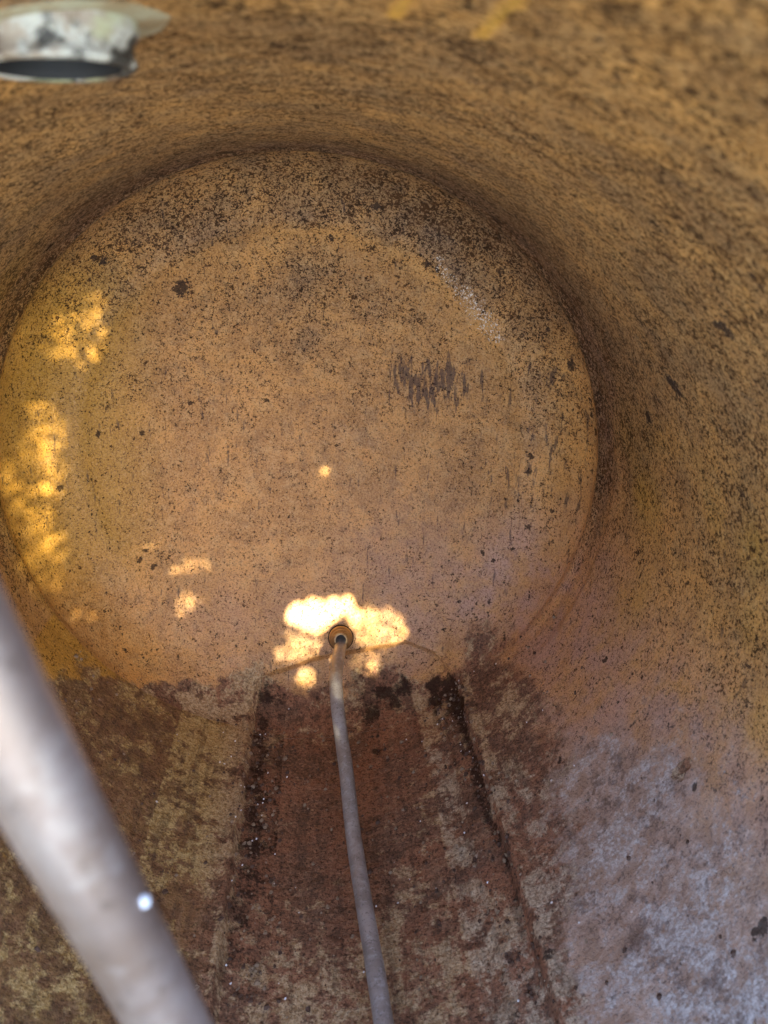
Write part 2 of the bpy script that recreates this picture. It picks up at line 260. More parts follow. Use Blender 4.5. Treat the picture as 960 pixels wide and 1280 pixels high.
STREAK = [(0.323, 2.997, 0.299, 0.352, 3.008, 0.177),(0.346, 2.991, 0.306, 0.368, 3.001, 0.209),(0.376, 2.986, 0.296, 0.394, 3.0, 0.164),(0.34, 3.003, 0.238, 0.363, 3.01, 0.14),(0.426, 2.969, 0.32, 0.443, 2.978, 0.245),(0.445, 2.961, 0.336, 0.47, 2.978, 0.185),(0.474, 2.953, 0.332, 0.48, 2.967, 0.247),(0.496, 2.952, 0.303, 0.517, 2.965, 0.173),(0.517, 2.941, 0.326, 0.533, 2.958, 0.19),(0.54, 2.936, 0.313, 0.562, 2.949, 0.177),(0.569, 2.927, 0.309, 0.587, 2.934, 0.225),(0.396, 2.998, 0.18, 0.409, 3.002, 0.102),(0.468, 2.975, 0.216, 0.487, 2.977, 0.139),(0.627, 2.899, 0.335, 0.65, 2.912, 0.201),(0.306, 3.014, 0.206, 0.324, 3.019, 0.128),(0.436, 2.977, 0.26, 0.457, 2.985, 0.152),(0.489, 2.964, 0.248, 0.505, 2.969, 0.172),(0.861, 2.782, 0.316, 0.903, 2.793, 0.052),(0.805, 2.844, 0.158, 0.838, 2.82, -0.205),(0.833, 2.834, 0.086, 0.847, 2.828, -0.019),(0.498, 2.969, 0.187, 0.522, 2.97, 0.095),(0.406, 2.983, 0.273, 0.423, 2.991, 0.181),(0.565, 2.938, 0.254, 0.584, 2.944, 0.157),(-0.448, 2.978, 0.233, -0.441, 2.987, 0.172),(-0.429, 2.989, 0.187, -0.423, 2.997, 0.11),(-0.419, 3.001, 0.079, -0.407, 3.005, -0.015)]
SCRATCH = [(0.12, 0.803, 0.993, 0.114, 0.896, 0.994),(0.2, 0.762, 0.98, 0.198, 0.89, 0.98),(0.203, 0.767, 0.979, 0.199, 0.727, 0.98),(0.065, 1.026, 0.998, 0.071, 0.999, 0.998),(-0.414, 1.475, 0.91, -0.421, 1.527, 0.907)]
GAP = [(-0.028, 2.916, -0.673, 0.0, -0.019, -0.043, 0.048, 0.0, -0.001, 1.0),(0.026, 2.919, -0.664, 0.0, -0.022, -0.049, 0.054, -0.002, 0.0, 1.0),(0.068, 2.912, -0.679, -0.0, -0.022, -0.049, 0.054, -0.003, 0.001, 1.0),(0.109, 2.922, -0.649, -0.0, -0.016, -0.038, 0.041, -0.003, 0.001, 1.0),(0.036, 2.902, -0.702, 0.0, -0.016, -0.034, 0.051, -0.002, 0.0, 1.0),(-0.044, 2.911, -0.684, 0.0, -0.012, -0.026, 0.032, 0.0, -0.0, 1.0),(0.17, 2.92, -0.641, -0.0, -0.011, -0.026, 0.026, -0.002, 0.001, 1.0),(0.189, 2.906, -0.67, -0.0, -0.01, -0.023, 0.031, -0.004, 0.001, 1.0),(0.227, 2.892, -0.689, -0.0, -0.007, -0.015, 0.026, -0.003, 0.001, 0.11),(0.268, 2.88, -0.701, -0.0, -0.007, -0.016, 0.02, -0.003, 0.001, 0.11),(0.305, 2.867, -0.715, -0.0, -0.007, -0.014, 0.019, -0.003, 0.001, 0.11),(0.163, 2.93, -0.618, -0.0, -0.006, -0.016, 0.017, -0.002, 0.001, 1.0),(0.268, 2.901, -0.654, -0.0, -0.005, -0.01, 0.013, -0.002, 0.001, 0.11),(0.306, 2.885, -0.675, -0.0, -0.005, -0.01, 0.013, -0.002, 0.001, 0.11),(0.331, 2.87, -0.696, -0.0, -0.005, -0.01, 0.011, -0.002, 0.001, 0.11),(0.29, 2.892, -0.665, -0.0, -0.004, -0.008, 0.01, -0.002, 0.001, 0.11),(0.352, 2.853, -0.723, -0.0, -0.007, -0.014, 0.013, -0.002, 0.001, 0.11),(0.243, 2.914, -0.632, -0.0, -0.003, -0.008, 0.011, -0.001, 0.001, 0.11),(0.217, 2.912, -0.645, -0.0, -0.005, -0.01, 0.011, -0.001, 0.001, 0.11),(0.337, 2.882, -0.667, -0.0, -0.003, -0.008, 0.007, -0.001, 0.0, 0.11),(-0.037, 2.873, -0.764, 0.0, -0.006, -0.013, 0.016, 0.0, -0.0, 0.11),(0.004, 2.866, -0.779, 0.0, -0.006, -0.011, 0.013, -0.0, 0.0, 0.11),(-0.075, 2.851, -0.805, 0.0, -0.006, -0.011, 0.013, 0.0, -0.0, 0.11),(0.045, 2.875, -0.759, -0.0, -0.005, -0.01, 0.013, -0.0, 0.0, 0.11),(-0.028, 2.887, -0.736, 0.0, -0.005, -0.011, 0.016, 0.0, -0.0, 0.11),(0.226, 2.829, -0.815, -0.0, -0.006, -0.011, 0.013, -0.002, 0.001, 0.11),(0.241, 2.804, -0.855, -0.0, -0.005, -0.008, 0.011, -0.001, 0.001, 0.11),(0.007, 2.796, -0.9, 0.0, -0.01, -0.012, 0.019, -0.0, -0.0, 0.11),(-0.018, 2.803, -0.889, 0.0, -0.007, -0.01, 0.013, 0.0, -0.0, 0.11),(0.304, 2.825, -0.796, -0.0, -0.004, -0.008, 0.009, -0.001, 0.001, 0.11),(-0.056, 2.887, -0.735, 0.0, -0.004, -0.009, 0.013, -0.0, -0.0, 0.11),(0.064, 3.05, -0.118, 0.0, -0.002, -0.025, 0.025, -0.001, 0.001, 0.12),(-0.883, 2.797, 0.166, -0.002, 0.001, -0.02, 0.007, 0.005, -0.001, 0.15),(-0.877, 2.806, 0.122, -0.003, 0.0, -0.023, 0.007, 0.005, -0.001, 0.15),(-0.911, 2.777, 0.142, -0.001, 0.0, -0.011, 0.01, 0.009, -0.002, 0.15),(-0.888, 2.803, 0.066, -0.002, -0.0, -0.018, 0.007, 0.005, -0.001, 0.15),(-0.925, 2.757, 0.174, -0.001, 0.0, -0.009, 0.006, 0.007, -0.002, 0.15),(-0.906, 2.79, 0.032, -0.001, -0.0, -0.011, 0.01, 0.008, -0.002, 0.15),(-0.949, 2.744, 0.067, -0.001, 0.0, -0.007, 0.006, 0.008, -0.002, 0.15),(-0.881, 2.808, -0.008, -0.002, -0.001, -0.018, 0.007, 0.005, -0.001, 0.15),(-0.881, 2.807, -0.066, -0.001, -0.002, -0.018, 0.009, 0.005, -0.002, 0.15),(-0.931, 2.766, -0.068, -0.001, -0.003, -0.02, 0.006, 0.005, -0.002, 0.15),(-0.94, 2.749, -0.12, -0.001, -0.004, -0.017, 0.005, 0.006, -0.002, 0.15),(-0.876, 2.806, -0.125, -0.001, -0.002, -0.016, 0.009, 0.005, -0.002, 0.15),(-0.859, 2.813, -0.157, -0.001, -0.001, -0.012, 0.007, 0.005, -0.002, 0.15),(-0.901, 2.792, -0.09, -0.001, -0.002, -0.014, 0.005, 0.004, -0.001, 0.15),(-0.916, 2.783, -0.0, -0.001, -0.0, -0.007, 0.008, 0.007, -0.002, 0.15),(-0.811, 2.771, 0.452, -0.003, 0.004, -0.013, 0.006, 0.006, -0.001, 0.15),(-0.81, 2.784, 0.424, -0.003, 0.004, -0.017, 0.007, 0.005, -0.001, 0.15),(-0.801, 2.766, 0.478, -0.003, 0.005, -0.013, 0.005, 0.005, -0.0, 0.15),(-0.696, 2.821, 0.505, -0.002, 0.003, -0.011, 0.009, 0.005, -0.0, 0.15),(-0.711, 2.795, 0.553, -0.002, 0.004, -0.011, 0.007, 0.004, -0.0, 0.15),(-0.724, 2.849, 0.363, -0.001, 0.001, -0.007, 0.006, 0.003, -0.0, 0.15),(-0.743, 2.833, 0.392, -0.001, 0.001, -0.007, 0.006, 0.003, -0.0, 0.15),(-0.775, 2.823, 0.367, -0.001, 0.001, -0.006, 0.005, 0.002, -0.0, 0.15),(-0.836, 2.784, 0.372, -0.003, 0.004, -0.017, 0.005, 0.004, -0.001, 0.15),(-0.773, 2.481, 0.634, -0.012, 0.032, -0.015, -0.001, 0.019, -0.001, 0.15),(-0.753, 2.462, 0.658, -0.007, 0.02, -0.008, -0.001, 0.019, -0.001, 0.15),(-0.777, 2.672, 0.61, -0.005, 0.011, -0.012, 0.003, 0.008, -0.0, 0.15),(-1.385, 4.153, 0.356, 0.528, -1.543, 0.16, 0.534, -1.528, 0.166, 0.15),(-0.838, 2.635, 0.54, -0.004, 0.008, -0.009, 0.003, 0.015, -0.001, 0.15),(-0.897, 2.544, 0.443, -0.009, 0.018, -0.018, -0.001, 0.019, -0.003, 0.15),(-0.574, 2.8, 0.686, -0.002, 0.004, -0.009, 0.006, 0.003, 0.0, 0.15),(-0.586, 2.81, 0.656, -0.001, 0.002, -0.006, 0.006, 0.002, 0.0, 0.15),(-0.799, 2.704, 0.559, -0.003, 0.005, -0.008, 0.004, 0.007, -0.0, 0.15),(-0.745, 2.729, 0.607, -0.002, 0.004, -0.006, 0.004, 0.005, -0.0, 0.15),(-0.601, 2.899, -0.378, -0.0, -0.001, -0.006, 0.009, 0.003, -0.001, 0.15),(-0.531, 2.92, -0.397, -0.0, -0.003, -0.012, 0.008, 0.002, -0.001, 0.15),(-0.579, 2.905, -0.39, -0.0, -0.001, -0.006, 0.007, 0.002, -0.001, 0.15),(-0.486, 2.924, -0.438, -0.0, -0.002, -0.007, 0.007, 0.002, -0.001, 0.15),(-0.495, 2.911, -0.473, -0.0, -0.002, -0.007, 0.009, 0.003, -0.001, 0.15),(-0.442, 2.931, -0.458, -0.0, -0.001, -0.006, 0.006, 0.002, -0.001, 0.15),(-0.377, 2.941, -0.48, -0.0, -0.002, -0.007, 0.007, 0.002, -0.001, 0.15),(-0.412, 2.96, -0.38, -0.0, -0.002, -0.007, 0.007, 0.001, -0.001, 0.15),(-0.347, 2.956, -0.453, -0.0, -0.003, -0.01, 0.005, 0.001, -0.0, 0.15),(-0.466, 2.921, -0.471, -0.0, -0.002, -0.006, 0.007, 0.002, -0.001, 0.15),(-0.419, 2.93, -0.482, -0.0, -0.001, -0.005, 0.006, 0.001, -0.001, 0.15),(-0.478, 2.879, -0.58, -0.0, -0.002, -0.007, 0.009, 0.003, -0.001, 0.15),(-0.449, 2.876, -0.613, 0.0, -0.003, -0.008, 0.009, 0.002, -0.001, 0.15),(-0.801, 2.718, -0.544, 0.002, -0.01, -0.011, 0.01, 0.01, -0.005, 0.15),(-0.779, 2.721, -0.571, 0.001, -0.008, -0.009, 0.009, 0.008, -0.004, 0.15),(-0.818, 2.712, -0.525, 0.001, -0.006, -0.007, 0.007, 0.007, -0.004, 0.15),(-0.935, 2.702, -0.281, 0.001, -0.01, -0.018, 0.005, 0.008, -0.003, 0.15),(-0.915, 2.702, -0.341, 0.001, -0.011, -0.017, 0.005, 0.008, -0.003, 0.15),(-0.894, 2.705, -0.389, 0.001, -0.009, -0.013, 0.006, 0.008, -0.004, 0.15),(-0.907, 2.728, -0.322, 0.0, -0.005, -0.01, 0.005, 0.006, -0.002, 0.15),(-0.989, 2.654, -0.089, 0.0, -0.006, -0.016, 0.003, 0.009, -0.003, 0.15),(-0.983, 2.653, -0.145, 0.001, -0.007, -0.016, 0.003, 0.009, -0.003, 0.15),(-0.994, 2.651, -0.032, -0.0, -0.005, -0.016, 0.002, 0.01, -0.003, 0.15),(-0.975, 2.654, -0.189, 0.001, -0.006, -0.011, 0.003, 0.009, -0.003, 0.15),(-0.908, 2.627, -0.415, 0.002, -0.008, -0.006, 0.003, 0.009, -0.004, 0.15),(-0.868, 2.688, -0.459, 0.001, -0.006, -0.007, 0.006, 0.009, -0.004, 0.15),(-0.951, 2.619, -0.306, 0.002, -0.009, -0.008, 0.002, 0.008, -0.004, 0.15),(-0.018, 2.859, -0.792, 0.0, -0.024, -0.044, 0.082, -0.001, -0.001, 0.22),(0.052, 2.872, -0.765, -0.0, -0.038, -0.072, 0.14, -0.01, 0.003, 0.12),(0.274, 2.873, -0.715, -0.001, -0.037, -0.073, 0.113, -0.02, 0.009, 0.3),(0.337, 2.856, -0.724, -0.0, -0.02, -0.039, 0.062, -0.013, 0.006, 0.25),(0.241, 2.812, -0.842, -0.001, -0.025, -0.036, 0.056, -0.009, 0.004, 0.12),(0.001, 2.796, -0.9, 0.0, -0.025, -0.028, 0.041, -0.001, -0.0, 0.4),(0.256, 2.797, -0.862, -0.001, -0.024, -0.029, 0.031, -0.005, 0.003, 0.18),(-0.075, 2.846, -0.813, 0.0, -0.015, -0.027, 0.05, 0.001, -0.001, 0.25),(-0.899, 2.796, 0.039, -0.013, -0.018, -0.169, 0.059, 0.036, -0.01, 0.0924),(-0.907, 2.728, -0.322, 0.013, -0.084, -0.116, 0.055, 0.052, -0.022, 0.0672),(-0.747, 2.815, 0.448, -0.02, 0.025, -0.138, 0.074, 0.036, -0.003, 0.0672),(-0.784, 2.51, 0.621, -0.048, 0.124, -0.071, 0.005, 0.159, -0.01, 0.0924),(-0.471, 2.927, -0.44, -0.0, -0.014, -0.048, 0.136, 0.031, -0.014, 0.0672),(-0.985, 2.669, -0.094, 0.007, -0.065, -0.119, 0.017, 0.039, -0.013, 0.105),(-0.457, 2.877, -0.603, 0.0, -0.016, -0.04, 0.041, 0.01, -0.005, 0.126),(-0.848, 2.704, -0.482, 0.009, -0.051, -0.05, 0.056, 0.054, -0.026, 0.063),(-0.576, 2.804, 0.676, -0.005, 0.012, -0.031, 0.023, 0.009, 0.0, 0.126),(-0.867, 2.58, 0.498, -0.038, 0.08, -0.094, 0.005, 0.082, -0.009, 0.105),(-0.927, 2.741, -0.221, 0.001, -0.032, -0.078, 0.037, 0.037, -0.014, 0.126),(-0.802, 2.523, 0.597, -0.04, 0.101, -0.061, 0.01, 0.158, -0.012, 0.126),(-0.69, 2.821, 0.513, -0.007, 0.011, -0.043, 0.028, 0.013, -0.001, 0.126),(-0.811, 2.701, -0.545, 0.006, -0.031, -0.029, 0.044, 0.041, -0.021, 0.126),(-0.557, 2.911, -0.399, -0.0, -0.008, -0.03, 0.097, 0.028, -0.012, 0.147),(-0.377, 2.946, -0.465, -0.0, -0.011, -0.036, 0.048, 0.01, -0.004, 0.105),(-0.466, 2.878, -0.593, 0.0, -0.016, -0.04, 0.035, 0.009, -0.005, 0.126)]

# ------------------------------------------------------------------ tank profile
D = 2.5955; KN = .25; RC = 1.7
RK = 1 - KN; YC = -math.sqrt((RC - KN) ** 2 - RK ** 2); RT = RC * RK / (RC - KN)
def head_y(r):
    return np.where(r < RT, D + YC + np.sqrt(np.maximum(RC ** 2 - r ** 2, 0)), D + np.sqrt(np.maximum(KN ** 2 - (r - RK) ** 2, 0)))
_rr = np.linspace(1, 0, 2001); _yy = head_y(_rr)
_ss = np.r_[0, np.cumsum(np.hypot(np.diff(_rr), np.diff(_yy)))]

def poly_sd(U, V, poly):
    """signed distance (positive inside) to a polygon; U in degrees, V in radii"""
    k = math.pi / 180
    px = np.array([p[0] for p in poly]) * k; py = np.array([p[1] for p in poly])
    x = U * k; y = V; d = np.full(len(x), 1e9); ins = np.zeros(len(x), bool)
    for i in range(len(px)):
        x0, y0, x1, y1 = px[i], py[i], px[(i + 1) % len(px)], py[(i + 1) % len(px)]
        dx, dy = x1 - x0, y1 - y0
        t = np.clip(((x - x0) * dx + (y - y0) * dy) / (dx * dx + dy * dy + 1e-12), 0, 1)
        d = np.minimum(d, (x - x0 - t * dx) ** 2 + (y - y0 - t * dy) ** 2)
        cr = ((y0 > y) != (y1 > y))
        with np.errstate(divide='ignore', invalid='ignore'):
            xi = (x1 - x0) * (y - y0) / (y1 - y0) + x0
        ins ^= (cr & (x < xi))
    d = np.sqrt(d); return np.where(ins, d, -d)
def blobs(P, L, soft=.5):
    m = np.zeros(len(P))
    for x, y, z, r in L:
        near = (np.abs(P[:, 1] - y) < r * 2.2) & (np.abs(P[:, 0] - x) < r * 2.2) & (np.abs(P[:, 2] - z) < r * 2.2)
        i = np.nonzero(near)[0]
        if len(i):
            d = np.sqrt(((P[i] - (x, y, z)) ** 2).sum(1)) / r
            m[i] = np.maximum(m[i], 1 - ss(d, 1 - soft, 1 + soft))
    return m
def segs(P, L, w):
    m = np.zeros(len(P))
    for s in L:
        a = np.array(s[:3]); b = np.array(s[3:6]); ab = b - a
        mid = (a + b) / 2; ext = np.abs(ab) / 2 + w * 2.5
        i = np.nonzero((np.abs(P - mid) < ext).all(1))[0]
        if len(i):
            t = np.clip(((P[i] - a) @ ab) / (ab @ ab), 0, 1)
            d = np.linalg.norm(P[i] - a - t[:, None] * ab, axis=1) / w
            m[i] = np.maximum(m[i], 1 - ss(d, .3, 1.5))
    return m

RUSTP = REG['RUST'] + [(160, .9), (185, .5), (215, .5), (226, 1.0), (231, 1.6)]
RUSTP = [p for p in REG['RUST']][::-1] + [(236, 1.9), (232, 1.3), (228, .6), (200, .1), (165, .1), (140, .4)]
ARCH = REG['ARCH']

def channel(U, V):
    """depth of the pressed trough that runs along the bottom of the tank, and the arched lip at its head end"""
    au = np.array([p[0] for p in ARCH])[::-1]; av = np.array([p[1] for p in ARCH])[::-1]
    ve = np.interp(U, au, av)
    g = ss(U, 145.0, 147.2) * (1 - ss(U, 190.6, 193.0)) * (1 - ss(V, ve - .012, ve + .010))
    h = .026 * g
    h += .007 * ss(U, 151, 152.2) * (1 - ss(U, 185, 188)) * (1 - ss(V, 2.55, 2.7))       # deeper middle
    h -= .011 * np.exp(-((U - 192.6) / .9) ** 2) * (1 - ss(V, ve - .1, ve)) * ss(V, .6, 1.0)    # raised bead
    h -= .009 * np.exp(-((U - 144.3) / .9) ** 2) * (1 - ss(V, ve - .1, ve))
    return h

def stains(P, U, V):
    """stain masks with painted sheen, glint and shadow; P in radii (N,3); U angle from the top in degrees; V length along the generator"""
    n = len(P)
    w1 = fbm(P, 3.0, 4) - .5; w2 = fbm(P, 9.0, 4, 5.) - .5; w3 = fbm(P, 28.0, 3, 9.) - .5
    sd = poly_sd(U, V, RUSTP)
    rgt = 1 - ss(U, 132, 146)                    # right of the trough the rust thins out into the bloom
    rust = ss(sd + .14 * w1 + .20 * w2 + .10 * w3, -.09 - .22 * rgt, .09 + .08 * rgt)
    rust *= 1 - .38 * (1 - ss(U, 138, 146)) * ss(2.6 - V, .1, 1.0)
    rust *= 1 - .45 * ss(U, 212, 232) * (1 - ss(V, 1.7, 2.1))
    # bands along the floor
    tan = np.full(n, .18)
    tan = np.where((U > 193) & (U < 207), .58 + .30 * ss(V, 1.7, 2.1) - .1 * ss(V, 2.55, 2.75), tan)
    tan = np.where((U >= 207), .34 + .14 * ss(1.9 - V, 0, .4), tan)
    tan = np.where((U > 193) & (V < 1.75), .34, tan)
    tan = np.where((U > 186) & (U <= 191), .27 + .16 * (V < 1.9), tan)
    tan = np.where((U > 190.8) & (U <= 193.4), .68, tan)
    mid = (U > 157) & (U <= 186)
    tan = np.where(mid, .14 + .46 * ss(2.0 - V, 0, .7) + .1 * ss(V, 2.6, 2.75), tan)
    tan = np.where((U > 160) & (U <= 182) & (V > 1.9) & (V < 2.45), .02, tan)
    tan = np.where((U > 151.2) & (U <= 156), .52 + .1 * w1 * 2, tan)
    tan = np.where((U > 146) & (U <= 151.2), .24 + .22 * (V < 1.7), tan)
    tan = np.where((U > 142.6) & (U <= 145.2), .55, tan)
    tan = np.where((U <= 142.4), .30 + .12 * ss(2.3 - V, 0, 1.0), tan)
    tan += .7 * w1 + .45 * w2
    dark = np.full(n, -.02)
    dark += .44 * ((U > 184.5) & (U < 191.5) & (V > 1.5)) * ss(V, 1.3, 1.9)
    dark += .26 * ((U > 146) & (U < 151.2)) * ss(V, 1.4, 2.3)
    dark += .46 * np.exp(-((U - 147.0 - 2.5 * w2) / 1.5) ** 2) + .42 * np.exp(-((U - 151.6 - 1.5 * w2) / .8) ** 2)  # right groove: dark stain that also paints in its shade
    dark += .30 * np.exp(-((U - 156.6 - 1.5 * w2) / .7) ** 2)
    dark += .20 * np.exp(-((U - 189.4 - 2.5 * w2) / 1.5) ** 2)
    dark += .20 * ((U > 145) & (U < 175)) * ss(V, 2.35, 2.6)
    dark += .5 * np.exp(-((U - 166.2 - 2 * w2) / .9) ** 2) * ss(2.7 - V, 0, .2) * .6     # tube's shadow painted along its right side
    dark = dark * ss(rust, .2, .8)
    dark += blobs(P + (.03 * w3)[:, None], BLACK[:7] + BLACK[9:10] + BLACK[11:14], .95) * .60
    pal = ss(poly_sd(U, V, REG['PALE'][:5] + [(100, .6), (118, .3), (150, .3), (144, 1.0), (141, 1.75)]) + .30 * w1 + .22 * w2, -.34, .26)
    pal = np.maximum(pal * .62, .32 * ((U > 151.2) & (U < 156)) * (V < 2.4))
    pal = np.maximum(pal, .45 * ((U > 146) & (U < 151.2)) * (V < 1.5))
    pal = np.maximum(pal, blobs(P, TRI, .2) * .9)
    pal *= 1.0
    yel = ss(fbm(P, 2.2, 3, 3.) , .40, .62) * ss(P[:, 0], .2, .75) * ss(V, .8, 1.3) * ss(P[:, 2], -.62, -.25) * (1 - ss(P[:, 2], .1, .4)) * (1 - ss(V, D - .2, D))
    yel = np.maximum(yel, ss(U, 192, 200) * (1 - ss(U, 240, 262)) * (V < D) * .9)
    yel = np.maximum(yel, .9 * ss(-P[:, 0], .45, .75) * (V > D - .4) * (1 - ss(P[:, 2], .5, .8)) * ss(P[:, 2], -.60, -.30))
    # speckle: thick under the roof and on the upper rim of the dome, thin low down
    z = P[:, 2]; rr = np.hypot(P[:, 0], P[:, 2])
    onh = V > D
    sp = np.where(onh, .10 + .42 * ss(z, -.05, .70) + .22 * ss(z, .35, .9) * ss(rr, .72, .93), .33 + .42 * ss(z, -.40, .50))
    sp += .22 * ss(rr, .74, .9) * onh * ss(P[:, 0], .0, .4) * ss(z, -.1, .3)
    sp += (fbm(P, 5., 4, 2.) - .5) * .45
    sp -= .18 * (np.abs(rr - .72) < .06) * onh * (z > .3)
    sp = np.where(~onh & (V > D - .16), sp * .8, sp) + .30 * (~onh) * np.exp(-((V - D + .18) / .28) ** 2) * ss(z, -.5, .2) + .35 * (~onh) * ss(V, D - .16, D - .10) * ss(z, -.6, -.1)
    low = ss(-z, .15, .6); sp = sp * (1 - .55 * low)
    lil = ss(poly_sd(U, V, REG['LILAC'][:6] + [(95, .5), (140, .4), (150, .4), (144, 1.2), (140, 2.0), (138, 2.7)]) + .25 * w1, -.20, .22)  # lilac mask: puts the sky's sheen into the surface colour
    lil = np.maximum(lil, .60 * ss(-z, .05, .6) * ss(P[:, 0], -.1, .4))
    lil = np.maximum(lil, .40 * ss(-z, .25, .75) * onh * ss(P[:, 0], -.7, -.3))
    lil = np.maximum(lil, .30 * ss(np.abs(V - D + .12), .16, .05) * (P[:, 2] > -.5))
    spot = np.maximum(blobs(P + (.03 * w3)[:, None], [(x, y, z_, r * (1.1 if r > .021 or y < 2.3 else .75)) for x, y, z_, r in SPOT], .7) * 1.0, blobs(P, DOTS, .6) * .60)
    streak = segs(P + (.02 * w3)[:, None], STREAK, .008)
    patch = np.exp(-(((P[:, 0] - .46) / .15) ** 2 + ((P[:, 2] - .26) / .12) ** 2) ** 1.5) * onh
    drip = .56 * patch + .45 * streak * (.4 + patch) + .25 * ss(P[:, 0], .55, .8) * ss(z, -.45, -.1) * (1 - ss(z, .25, .5)) * onh
    drip += .22 * onh * np.exp(-(((P[:, 0] + .35) / .2) ** 2 + ((P[:, 2] - .1) / .3) ** 2))
    # a thin dark seam along the joint of the dome, patchy
    seam = np.exp(-((V - D - .004) / .007) ** 2) * (z > -.5) * (.55 + .9 * ss(fbm(P, 6, 3, 8.), .42, .6))
    spot = np.maximum(spot, seam * .42)
    spot = np.maximum(spot, .34 * ss(P[:, 0], .25, .8) * ss(z, -.3, .2) * np.exp(-((rr - .93) / .035) ** 2) * onh)
    glint = blobs(P, [(x, y, z_, r * 1.7) for x, y, z_, r in GLINT], .9) * .42  # sun glint on the dome's knuckle, painted as pale flecks
    glint = np.maximum(glint, segs(P, SCRATCH, .009) * .0)
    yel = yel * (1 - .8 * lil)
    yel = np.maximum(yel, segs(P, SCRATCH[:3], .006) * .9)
    sp = sp * (1 - segs(P, SCRATCH[:3], .008))
    bro = blobs(P, BROWN, .12)
    tan = np.where(bro > .3, .25, tan); rust = np.maximum(rust, bro * .72)
    return (np.stack([rust, tan, np.clip(dark, -.2, 1)], 1), np.stack([pal, np.clip(sp, 0, 1.3), yel], 1), np.stack([spot, glint, lil, np.clip(drip, 0, 1)], 1))

def grid_faces(nu, nv, wrap=True):
    i = np.arange(nu if wrap else nu - 1); j = np.arange(nv - 1)
    I, J = np.meshgrid(i, j, indexing='ij'); I2 = (I + 1) % nu
    return np.stack([I * nv + J, I2 * nv + J, I2 * nv + J + 1, I * nv + J + 1], -1).reshape(-1, 4)

tank = thing('steel_tank', 'rusty amber lined steel tank seen from its open mouth, domed end far inside', 'tank')

# --- cylindrical shell: cut open obliquely, floor reaches further out than the roof
NU, NV = 900, 560
u = np.linspace(0, 360, NU, endpoint=False)
ystart = .22 + .26 * np.cos(np.radians(u))
t = np.linspace(0, 1, NV) ** .9
UU = np.repeat(u, NV); VV = (ystart[:, None] + (D - ystart[:, None]) * t[None, :]).ravel()
UU = UU.astype(float)
Pc = np.stack([np.sin(np.radians(UU)), VV, np.cos(np.radians(UU))], 1)
hh = channel(UU, VV)
flo = 1 - ss(np.abs(UU - 180), 40, 62)
dent = (fbm(Pc, 2.2, 3, 4.) - .5) * .014
fill = (.004 * ss(VV, D - .17, D - .13) - .0075 * ss(VV, D - .06, D - .002)) * (1 - flo)                     # rolled joggle next to the dome
dent = dent * ss(np.linalg.norm(Pc - (-.222, .935, .975), axis=1), .16, .34)
scale = (fbm(Pc, 30, 4, 1.) - .5) * .006 * np.where((UU > 135) & (UU < 235), 1, 0.15)
rad = 1 + hh + dent * (1 - ss(VV, D - .2, D)) + fill + scale
Psh = Pc * np.stack([rad, np.ones_like(rad), rad], 1)
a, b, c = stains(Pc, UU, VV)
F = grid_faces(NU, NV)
sh = mesh_obj('shell', Psh, F, M_LINE, tank); attr(sh, 'stain_shade_a', a); attr(sh, 'stain_b', b); attr(sh, 'stain_sheen_c', c)
# outer skin and rim so the tank has thickness from outside
ro = 1.05; NO = 160
vo = []; fo = []
for i in range(NO):
    al = math.radians(i * 360 / NO); y0 = .22 + .26 * math.cos(al)
    for (r, y) in ((.994, y0 - .0), (1.0, y0 - .025), (ro - .005, y0 - .025), (ro, y0 - .018), (ro, 1.3), (ro, D), (ro * .97, D + .22), (ro * .75, D + .38), (ro * .4, D + .5), (.01, D + .53)):
        vo.append((r * math.sin(al), y, r * math.cos(al)))
n = 10
for i in range(NO):
    for j in range(n - 1):
        k = (i + 1) % NO; fo.append((i * n + j, i * n + j + 1, k * n + j + 1, k * n + j))
g = NT('weathered_outer_paint'); P = g.obj()
g.put(g.b.inputs['Base Color'], g.mix(g.sstep(g.noise(P, 14, 8, .7), .45, .6), (.30, .30, .28), (.16, .07, .035)))
g.b.inputs['Roughness'].default_value = .7
mesh_obj('outer_skin', vo, fo, g.m, tank)

# --- domed end
NU2, NV2 = 900, 420
u = np.linspace(0, 360, NU2, endpoint=False); s = np.linspace(0, _ss[-1] * .9995, NV2) 
r1 = np.interp(s, _ss, _rr); y1 = np.interp(s, _ss, _yy)
UU = np.repeat(u, NV2).astype(float); SS = np.tile(s, NU2); RR = np.tile(r1, NU2); YY = np.tile(y1, NU2)
Pc = np.stack([RR * np.sin(np.radians(UU)), YY, RR * np.cos(np.radians(UU))], 1)
nr = np.gradient(y1, s); ny = -np.gradient(r1, s)            # outward normal (radial, y)
NR = np.tile(nr, NU2); NY = np.tile(ny, NU2)
flo = 1 - ss(np.abs(UU - 180), 40, 62)
VV = D + SS
hh = channel(UU, VV) + (fbm(Pc, 2.6, 3, 14.) - .5) * .010 * ss(RR, 1., .9)
lip = -.004 * (1 - ss(SS, .0, .03)) * (1 - flo)               # its edge stands a little proud inside the shell
ridge = -.0035 * np.exp(-((RR - .80) / .030) ** 2) * (1 - flo)
hh = hh + lip + ridge + (fbm(Pc, 30, 4, 1.) - .5) * .004 * ss(-Pc[:, 2], .5, .8)
Ph = Pc + np.stack([NR * hh * np.sin(np.radians(UU)), NY * hh, NR * hh * np.cos(np.radians(UU))], 1)
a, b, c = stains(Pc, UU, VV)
dm = mesh_obj('domed_end', Ph, grid_faces(NU2, NV2), M_LINE, tank); attr(dm, 'stain_shade_a', a); attr(dm, 'stain_b', b); attr(dm, 'stain_sheen_c', c)

